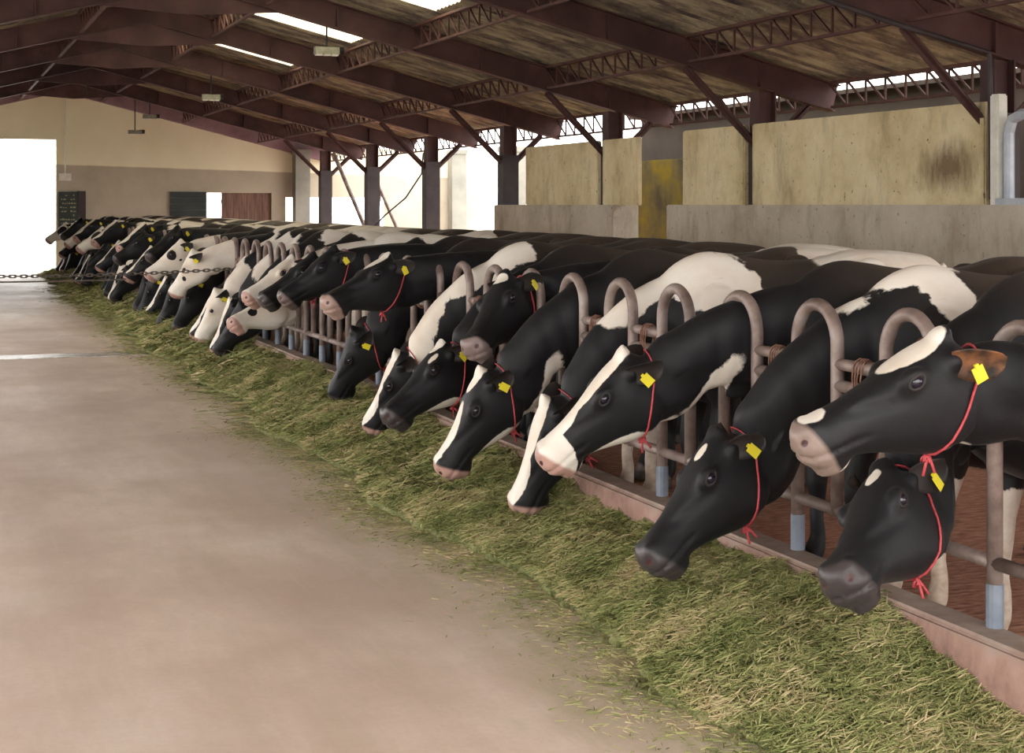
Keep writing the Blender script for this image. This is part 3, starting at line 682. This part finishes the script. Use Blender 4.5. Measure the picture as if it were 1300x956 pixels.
def coat(name, base, patches, muzzle=(.06, .045, .045), brown=.5):
    """patches: list of (space 'h'/'b', centre, radii, colour 'w'/'k'); drawn in order"""
    m, nt, b = new_mat('coat_' + name, .5, .26)
    b.inputs['Sheen Weight'].default_value = .02; b.inputs['Sheen Roughness'].default_value = .5
    R = N_(nt, 'ShaderNodeAttribute', attribute_name='rest').outputs['Vector']; Hd = N_(nt, 'ShaderNodeAttribute', attribute_name='head').outputs['Vector']
    nz = N_(nt, 'ShaderNodeTexNoise'); nz.inputs['Scale'].default_value = 7; nz.inputs['Detail'].default_value = 6; nz.inputs['Roughness'].default_value = .62; nt.links.new(R, nz.inputs['Vector'])
    off = N_(nt, 'ShaderNodeVectorMath', operation='SUBTRACT'); nt.links.new(nz.outputs['Color'], off.inputs[0]); off.inputs[1].default_value = (.5, .5, .5)
    def warped(src, amp):
        s = N_(nt, 'ShaderNodeVectorMath', operation='SCALE'); nt.links.new(off.outputs[0], s.inputs[0]); s.inputs['Scale'].default_value = amp
        a = N_(nt, 'ShaderNodeVectorMath', operation='ADD'); nt.links.new(src, a.inputs[0]); nt.links.new(s.outputs[0], a.inputs[1]); return a.outputs[0]
    W = {'b': warped(R, .16), 'h': warped(Hd, .035)}
    state = 1. if base == 'w' else 0.
    for sp, c, r, col in patches:
        s = N_(nt, 'ShaderNodeVectorMath', operation='SUBTRACT'); nt.links.new(W[sp], s.inputs[0]); s.inputs[1].default_value = c
        d = N_(nt, 'ShaderNodeVectorMath', operation='DIVIDE'); nt.links.new(s.outputs[0], d.inputs[0]); d.inputs[1].default_value = r
        l = N_(nt, 'ShaderNodeVectorMath', operation='LENGTH'); nt.links.new(d.outputs[0], l.inputs[0])
        sharp = 1. / (.004 / min(r)) if sp == 'h' else 1. / (.010 / min(r))
        f = math_(nt, 'MULTIPLY', math_(nt, 'SUBTRACT', 1.0, l.outputs['Value']), sharp, True)
        state = math_(nt, 'MAXIMUM', state, f) if col == 'w' else math_(nt, 'MULTIPLY', state, math_(nt, 'SUBTRACT', 1.0, f))
    sx = N_(nt, 'ShaderNodeSeparateXYZ'); nt.links.new(R, sx.inputs[0])
    n2 = noise(nt, R, 3.5, 5, .6); n3 = noise(nt, R, 26, 4, .7)
    top = math_(nt, 'MULTIPLY', math_(nt, 'SUBTRACT', sx.outputs[2], 1.18), 3.5, True)
    bf = math_(nt, 'MULTIPLY', top, math_(nt, 'MULTIPLY', n2, brown * 2.6), True)
    xback = math_(nt, 'MULTIPLY', math_(nt, 'SUBTRACT', .2, sx.outputs[0]), 2.5, True)
    bf = math_(nt, 'MULTIPLY', bf, xback)
    blk = mix(nt, bf, mix(nt, n3, (.004, .004, .005), (.011, .0105, .012)), (.085, .058, .040))
    wht = mix(nt, ramp(nt, n2, [(.35, (0, 0, 0)), (.75, (.8, .8, .8))]), (.72, .67, .60), (.58, .46, .35))
    low = math_(nt, 'MULTIPLY', math_(nt, 'SUBTRACT', .75, sx.outputs[2]), 2.2, True)
    wht = mix(nt, math_(nt, 'MULTIPLY', low, math_(nt, 'MULTIPLY', n3, 1.2), True), wht, (.3, .2, .13))
    c = mix(nt, state, blk, wht) if not isinstance(state, float) else (wht if state else blk)
    # muzzle skin
    h3 = N_(nt, 'ShaderNodeSeparateXYZ'); nt.links.new(Hd, h3.inputs[0])
    mz = math_(nt, 'MULTIPLY', math_(nt, 'SUBTRACT', math_(nt, 'ADD', h3.outputs[0], math_(nt, 'MULTIPLY', math_(nt, 'ADD', h3.outputs[2], .08), -.25)), .512), 60, True)
    mc = mix(nt, n3, tuple(v * .6 for v in muzzle), muzzle)
    c = mix(nt, mz, c, mc)
    ab = N_(nt, 'ShaderNodeVectorMath', operation='ABSOLUTE'); nt.links.new(Hd, ab.inputs[0])
    ns = N_(nt, 'ShaderNodeVectorMath', operation='SUBTRACT'); nt.links.new(ab.outputs[0], ns.inputs[0]); ns.inputs[1].default_value = (.556, .050, .072)
    nd = N_(nt, 'ShaderNodeVectorMath', operation='DIVIDE'); nt.links.new(ns.outputs[0], nd.inputs[0]); nd.inputs[1].default_value = (.030, .015, .014)
    nl = N_(nt, 'ShaderNodeVectorMath', operation='LENGTH'); nt.links.new(nd.outputs[0], nl.inputs[0])
    c = mix(nt, math_(nt, 'MULTIPLY', math_(nt, 'SUBTRACT', 1.0, nl.outputs['Value']), 3.0, True), c, (.05, .018, .018))
    # hooves
    hf = math_(nt, 'MULTIPLY', math_(nt, 'SUBTRACT', .07, sx.outputs[2]), 80, True)
    c = mix(nt, hf, c, (.06, .05, .04))
    nt.links.new(c, b.inputs['Base Color'])
    rg = mix(nt, mz, mix(nt, n2, (.42, .42, .42), (.66, .66, .66)), (.35, .35, .35)); nt.links.new(rg, b.inputs['Roughness'])
    fur = N_(nt, 'ShaderNodeMapping'); fur.inputs['Scale'].default_value = (25, 60, 60); nt.links.new(R, fur.inputs[0])
    bump(nt, b, mix(nt, .5, noise(nt, fur.outputs[0], 3, 3), n3), .25, .004)
    return m

# small parts, canonical coordinates
def ear_geo(s):
    L, Wd = .180, .066
    e = np.array([-.62, .60 * s, -.42]); e /= np.linalg.norm(e)
    nrm = np.array([.5, .85 * s, -.15]); nrm -= e * nrm.dot(e); nrm /= np.linalg.norm(nrm); wv = np.cross(e, nrm)
    root = np.array([.012, s * .088, -.052]); out = []; NU, NV = 14, 7
    for layer in (0, 1):
        for i in range(NU):
            u = i / (NU - 1); w = Wd * (math.sin(math.pi * min(u * .86 + .14, 1)) ** .55) * (1 if u < .97 else .5)
            for j in range(NV):
                v = -1 + 2 * j / (NV - 1); cup = .5 * w * (v * v) * (1 - .4 * u)
                th = .007 * (1 - v * v) * (1 - u * .6) * (1 if layer else -1)
                p = root + e * (L * u) + wv * (w * v * (1 - .25 * cup / max(w, 1e-4))) + nrm * (cup - .01 * math.sin(u * 3) + th - .018 * u * u)
                out.append(hc(p[0], p[1], p[2]))
    fs = []
    for l in (0, 1):
        for i in range(NU - 1):
            for j in range(NV - 1):
                q = l * NU * NV + i * NV + j; fs.append((q, q + 1, q + NV + 1, q + NV) if l else (q, q + NV, q + NV + 1, q + 1))
    B = NU * NV
    for i in range(NU - 1):
        for j in (0, NV - 1): q = i * NV + j; fs.append((q, q + NV, q + NV + B, q + B))
    for j in range(NV - 1):
        q = (NU - 1) * NV + j; fs.append((q, q + 1, q + 1 + B, q + B))
    tagc = root + e * (L * .50) + nrm * .018
    return np.array(out), fs, tagc
EAR = {s: ear_geo(s) for s in (1, -1)}
def box_geo(c, half, head=True):
    vs = [(c[0] + sx * half[0], c[1] + sy * half[1], c[2] + sz * half[2]) for sz in (-1, 1) for sy in (-1, 1) for sx in (-1, 1)]
    if head: vs = [hc(*v) for v in vs]
    return np.array(vs), [(0, 2, 3, 1), (4, 5, 7, 6), (0, 1, 5, 4), (2, 6, 7, 3), (0, 4, 6, 2), (1, 3, 7, 5)]
def sphere_geo(c, r, n=14, m=9):
    mb = MB(); blob(mb, c, (r, r, r), None, n, m); return np.array(mb.v), mb.f
EYEG = {s: sphere_geo(hc(.165, s * .1085, -.050), .0245) for s in (1, -1)}
LIDG = {}
for s in (1, -1):
    mb = MB(); pts = [tuple(hc(.165 + .030 * math.cos(a), s * (.1235 - .006 * abs(math.cos(a))), -.050 + .0195 * math.sin(a) - .004 * math.cos(a))) for a in [2 * math.pi * i / 16 for i in range(16)]]
    mb.tube(pts, .0065, 6, True); LIDG[s] = (np.array(mb.v), mb.f)
def cord_geo():
    c = Vector((.925, 0, 1.455)); nrm = Vector((.93, 0, .30)).normalized(); u = Vector((0, 1, 0)); w = nrm.cross(u).normalized(); pts = []
    for i in range(36):
        a = 2 * math.pi * i / 36; d = u * math.cos(a) + w * math.sin(a); hit = bvh.ray_cast(c, d)[0]
        rr = (hit - c).length if hit else .12
        pts.append(rr)
    pts = [max(pts[i - 1] * .25 + pts[i] * .5 + pts[(i + 1) % 36] * .25, pts[i]) + .006 for i in range(36)]
    P3 = []
    for i in range(36):
        a = 2 * math.pi * i / 36; d = u * math.cos(a) + w * math.sin(a); P3.append(c + d * pts[i])
    mb = MB(); mb.tube(P3, .0045, 6, True)
    lowp = min(P3, key=lambda p: p.z)
    for dx, dz, l in ((.004, -.02, .05), (-.012, -.02, .035)):
        mb.tube([lowp, lowp + Vector((dx, .01, dz)), lowp + Vector((dx * 2.5, .014, dz - l))], .005, 5)
    for k in range(3):
        mb.tube([lowp + Vector((.015 * math.cos(a), .013 * math.sin(a + k), -.014 + .012 * math.sin(a * 2 + k * 2))) for a in [2 * math.pi * i / 10 for i in range(10)]], .005, 5, True)
    return np.array(mb.v), mb.f
CORD = cord_geo()
def posed(name, geo, mat, parent, P_, smooth=True):
    me = mesh_from(pose(geo[0], *P_), geo[1], name, smooth); me.materials.append(mat); return link(bpy.data.objects.new(name, me), parent)
def ear_mat(name, col, inner):
    m, nt, b = new_mat('ear_' + name, .6, .3); g = N_(nt, 'ShaderNodeTexCoord')
    nt.links.new(ramp(nt, noise(nt, g.outputs['Object'], 14, 4), [(.35, col), (.7, inner)]), b.inputs['Base Color']); return m
EM = {'k': ear_mat('black', (.012, .011, .012), (.035, .025, .022)), 'w': ear_mat('pale', (.55, .45, .36), (.7, .6, .5)), 'o': ear_mat('ginger', (.02, .015, .012), (.22, .09, .04))}

def make_cow(label, coatm, P_, loc, fine=True, ear='k', tags=(1, -1), cord=True, yaw=0., group='dairy cows at the feed barrier', scale=1.0, cat='cow'):
    root = empty('cow', loc, math.pi + yaw); root.scale = (scale,) * 3; tag(root, label, cat, group)
    src, rest = FINE if fine else COARSE
    me = src.copy(); me.name = 'body'; me.vertices.foreach_set('co', pose(rest, *P_).astype(np.float32).ravel()); me.update(); me.materials.append(coatm)
    link(bpy.data.objects.new('body', me), root)
    for s in (1, -1):
        e = posed('ear', EAR[s], EM[ear], root, P_)
        if s in tags:
            t = EAR[s][2]; gv, gf = box_geo((t[0] + .01, t[1], t[2] - .022), (.021, .002, .026))
            gb, gbf = box_geo((t[0] + .01, t[1], t[2] + .006), (.007, .005, .008))
            tg = posed('ear_tag', (np.concatenate([gv, gb]), gf + [tuple(i + 8 for i in f) for f in gbf]), M['yellow'], e, P_, False); tg['label'] = 'yellow ear tag'
        posed('eye', EYEG[s], M['eye'], root, P_)
        if fine: posed('eyelid', LIDG[s], EM['k'] if ear != 'w' else EM['w'], root, P_)
    if cord: posed('neck_cord', CORD, M['cord'], root, P_)['label'] = 'red neck cord'
    return root
def clone(root, label, loc, coatm=None, yaw=0.):
    r = root.copy(); link(r); r.location = loc; r.rotation_euler = (0, 0, math.pi + yaw); r['label'] = label
    for chd in [o for o in list(root.children)]:
        c = chd.copy(); link(c, r)
        if coatm and chd.name.startswith('body'):
            c.material_slots[0].link = 'OBJECT'; c.material_slots[0].material = coatm
        for g_ in chd.children: d2 = g_.copy(); link(d2, c)
    return r
PINK = (.50, .30, .25); DARK = (.05, .04, .04); GREYP = (.26, .19, .16)
h, bd = 'h', 'b'
BLAZE = [(h, (.16, 0, .03), (.30, .085, .075), 'w'), (h, (.40, 0, .0), (.16, .08, .07), 'w')]
JAW = [(h, (.32, 0, -.28), (.26, .12, .085), 'w')]
specs = {
 'A': (-1, 4.142, (-0.57, 0.31, 0.42, -0.09, -0.02), 'black cow with raised head and a white forehead patch, nearest the camera', 'k',
       [(h, (.10, .0, .03), (.15, .095, .065), 'w'), (h, (.49, 0, -.01), (.05, .07, .030), 'w'), (h, (.16, 0, -.345), (.12, .07, .04), 'w'), (h, (.47, 0, -.215), (.06, .05, .025), 'w')], GREYP, 'o'),
 'B': (0, 3.958, (-0.90, -0.34, 1.38, 0.44, 0.26), 'black cow lowering its head over the kerb below the nearest head, small white star', 'k',
       [(bd, (-.2, 0, .25), (3, 3, .36), 'w'), (h, (.06, 0, .02), (.05, .03, .04), 'w')], DARK, 'k'),
 'C': (1, 3.904, (-0.88, -0.33, 0.99, -0.14, 0.24), 'black cow eating with head down, broad white stripe behind the shoulder, tiny star', 'k',
       [(bd, (-.2, 0, .25), (3, 3, .36), 'w'), (h, (.085, 0.02, .01), (.045, .026, .04), 'w'), (bd, (.14, 0, 1.46), (.22, .5, .09), 'w'), (bd, (-.02, 0, 1.34), (.10, .5, .16), 'w'), (bd, (-.13, 0, 1.16), (.085, .5, .16), 'w')], DARK, 'k'),
 'D': (2, 3.918, (-0.57, -0.22, 0.59, -0.19, -0.12), 'black cow holding a white blazed face level above the kerb, pink white muzzle', 'k',
       BLAZE + JAW + [(h, (.54, 0, -.08), (.15, .15, .15), 'w'), (h, (.13, 0, -.345), (.12, .07, .04), 'w'), (bd, (.80, 0, 1.22), (.26, .2, .06), 'w')], PINK, 'k'),
 'E': (4, 3.909, (-0.95, -0.36, 0.70, -0.10, -0.13), 'black cow with long white blaze, head low behind the level white-faced one', 'k',
       [(h, (.16, 0, .03), (.30, .095, .075), 'w'), (h, (.42, 0, .0), (.2, .09, .08), 'w'), (bd, (.24, 0, 1.44), (.30, .5, .13), 'w'), (bd, (.02, 0, 1.28), (.2, .5, .2), 'w'), (bd, (-.10, 0, 1.05), (.13, .5, .15), 'w'), (bd, (-1.05, 0, 1.36), (.5, .5, .17), 'w')], PINK, 'k'),
 'F': (5, 3.836, (-0.87, -0.28, 0.69, -0.12, -0.08), 'black cow eating, narrow blaze along its nose and white under its jaw', 'k',
       [(bd, (-.2, 0, .25), (3, 3, .36), 'w'), (h, (.0, 0, .03), (.12, .06, .075), 'w'), (h, (.36, 0, .0), (.20, .07, .06), 'w'), (h, (.50, 0, -.05), (.06, .06, .06), 'w')] + JAW + [(bd, (.82, 0, 1.25), (.18, .2, .08), 'w'), (bd, (-1.15, 0, 1.35), (.32, .5, .2), 'w')], PINK, 'k'),
 'G': (6, 4.265, (-0.32, -0.14, 0.39, 0.06, 0.54), 'black cow turning its face towards the camera above the others', 'k',
       [(h, (.03, 0, .02), (.045, .065, .04), 'w'), (bd, (-1.0, 0, 1.4), (.4, .5, .2), 'w')], (.22, .16, .15), 'k'),
 'H': (7, 3.959, (-0.82, -0.33, 1.07, 0.07, 0.13), 'black cow eating with a white cap between the ears and white jaw', 'k',
       [(h, (-.01, 0, .03), (.09, .06, .06), 'w'), (h, (.30, 0, -.29), (.24, .12, .08), 'w'), (h, (.11, .07, .0), (.05, .02, .03), 'w')], DARK, 'k'),
 'I': (8, 3.861, (-1.01, -0.30, 0.83, -0.40, -0.13), 'cow with wide white blaze eating and a white stripe up its neck', 'k',
       [(h, (.16, 0, .03), (.30, .10, .08), 'w'), (h, (.42, 0, .0), (.2, .09, .09), 'w'), (bd, (.62, 0, 1.50), (.36, .5, .115), 'w'), (bd, (.22, 0, 1.42), (.25, .5, .16), 'w')], PINK, 'k'),
 'K': (9, 4.060, (-0.29, -0.10, 0.58, 0.09, 0.19), 'black cow with head raised, white patch on the forehead, pinkish nose', 'k',
       [(h, (.06, 0, .02), (.13, .06, .045), 'w')], (.36, .24, .2), 'k'),
 'J': (10, 3.954, (-0.84, -0.37, 0.63, -0.18, -0.42), 'all black cow with its head low beneath the raised heads at mid row', 'k', [], DARK, 'k'),
 'L': (12, 4.184, (-0.26, -0.13, 0.40, 0.03, -0.03), 'all black cow with raised head, next left of the raised pink-nosed one with forehead patch', 'k', [], (.16, .11, .1), 'k'),
 'M': (13, 4.148, (-0.34, -0.15, 0.56, 0.08, 0.04), 'black cow with raised head mostly hidden behind an all black one', 'k', [(bd, (-.2, 0, 1.45), (.3, .5, .2), 'w')], DARK, 'k'),
 'N': (15, 4.222, (-0.39, -0.21, 0.69, 0.14, 0.09), 'white-faced cow with pale pink nose and black ears holding its head high', 'w',
       [(h, (.42, .05, -.14), (.06, .05, .035), 'k'), (bd, (-.5, 0, 1.2), (.2, .5, .25), 'k'), (bd, (-1.1, 0, 1.3), (.2, .5, .35), 'k'), (bd, (.1, 0, .9), (.2, .5, .25), 'k')], PINK, 'k'),
 'O': (16, 4.078, (-0.76, -0.39, 1.33, 0.14, 0.33), 'white-faced cow with a black cheek spot chewing fodder under a raised white face', 'w',
       [(h, (.33, .06, -.09), (.05, .05, .045), 'k'), (bd, (.3, 0, 1.3), (.3, .5, .2), 'k'), (bd, (-.8, 0, 1.2), (.4, .5, .4), 'k')], PINK, 'w'),
 'P': (19, 3.915, (-0.86, -0.33, 0.68, -0.12, -0.25), 'white-headed cow eating with nose in the fodder, black ears, spotted white back', 'w',
       [(bd, (.45, 0, 1.32), (.16, .5, .2), 'k'), (bd, (.02, .2, 1.40), (.10, .3, .12), 'k'), (bd, (-.6, .2, 1.30), (.16, .4, .12), 'k'), (bd, (-.3, 0, .8), (.3, .5, .15), 'k')], PINK, 'k'),
 'Q': (21, 3.995, (-0.44, -0.18, 0.27, -0.20, -0.36), 'white-headed cow with a black cheek spot just behind the chain', 'w',
       [(h, (.27, .08, -.11), (.032, .04, .032), 'k'), (bd, (.35, 0, 1.25), (.26, .5, .3), 'k'), (bd, (-.7, 0, 1.1), (.35, .5, .3), 'k')], PINK, 'k'),
 'R': (23, 4.025, (-0.37, -0.13, 0.46, -0.06, -0.01), 'white-faced cow with a big black eye patch looking over the chain', 'w',
       [(h, (.17, .1, -.06), (.06, .06, .07), 'k'), (h, (.12, .1, -.17), (.025, .04, .02), 'k'), (bd, (.35, 0, 1.25), (.26, .5, .3), 'k'), (bd, (-.5, 0, 1.3), (.35, .5, .2), 'k')], PINK, 'k'),
}
for key, (k, L, P_, label, base, pat, muz, ear) in specs.items():
    make_cow(label, coat(key, base, pat, muz), P_, (L, K0 + k * PIT, 0), fine=k < 17, ear=ear, tags=(1,) if key in 'ABCDFGHJKNOQPLR' else (), cord=k < 16)

# farther cows: a few posed prototypes, copied, each with one of several coats
coats = [coat('far_black', 'k', [(bd, (-.3, 0, 1.48), (.35, .5, .1), 'w')], DARK), coat('far_blaze', 'k', BLAZE + [(bd, (-.9, 0, 1.3), (.4, .5, .3), 'w'), (bd, (.4, 0, 1.40), (.3, .4, .1), 'w')], PINK),
         coat('far_pied', 'w', [(bd, (.4, 0, 1.25), (.35, .5, .3), 'k'), (bd, (-.6, 0, 1.1), (.3, .5, .35), 'k'), (h, (.15, .1, -.1), (.12, .08, .12), 'k')], PINK),
         coat('far_plain', 'k', [(bd, (-.1, 0, 1.3), (.2, .5, .22), 'w')], DARK)]
lowp = [(-.95, -.34, .75, -.1, -.2), (-.86, -.3, .65, .05, .1), (-1.0, -.25, .85, -.15, -.3)]; highp = [(-.35, -.12, .5, .0, .0), (-.2, -.1, .35, .1, .3), (-.55, -.2, .6, -.1, -.2)]
protos = {}
far = [(17, 'l', 3), (18, 'l', 1), (20, 'l', 1), (22, 'l', 0), (24, 'l', 0), (25, 'h', 3), (26, 'l', 1), (27, 'l', 0)] + [(k, 'lhlhllhh'[(k * 5) % 8], [0, 1, 3, 2, 0, 1][(k * 7) % 6]) for k in range(28, 52)]
names = {0: 'white-backed black cow', 1: 'white-blazed black cow', 2: 'pied cow', 3: 'white-shouldered black cow'}
k_words = {11: 'between an all black cow and the raised black heads', 14: 'hidden behind the two raised black heads', 17: 'left of the white-faced cow with raised head', 18: 'behind the white-headed cow with its nose in the fodder', 20: 'between the two white-headed cows by the chain', 22: 'under the cow with the black eye patch', 24: 'just beyond the cow with the black eye patch',
           25: 'second beyond the cow with the black eye patch', 26: 'third beyond the cow with the black eye patch', 27: 'fourth beyond the cow with the black eye patch'}
seen = {}
for i, (k, pz, ci) in enumerate(far):
    var = k % 3; key = (pz, var); L = (3.93 if pz == 'l' else 4.15) + random.uniform(-.06, .06)
    if k in k_words: label = '%s, head %s, %s' % (names[ci], 'down' if pz == 'l' else 'raised', k_words[k])
    else: label = '%s, head %s, in the distant row' % (names[ci], 'down' if pz == 'l' else 'raised')
    grp = 'dairy cows at the feed barrier' if k in k_words else 'distant cows, %s, head %s' % (names[ci], 'down' if pz == 'l' else 'raised')
    loc = (L, K0 + k * PIT + random.uniform(-.03, .03), 0)
    if key not in protos: protos[key] = make_cow(label, coats[ci], (lowp if pz == 'l' else highp)[var], loc, fine=False, ear='k', tags=(1,), cord=False, group=grp)
    else: clone(protos[key], label, loc, coats[ci])['group'] = grp
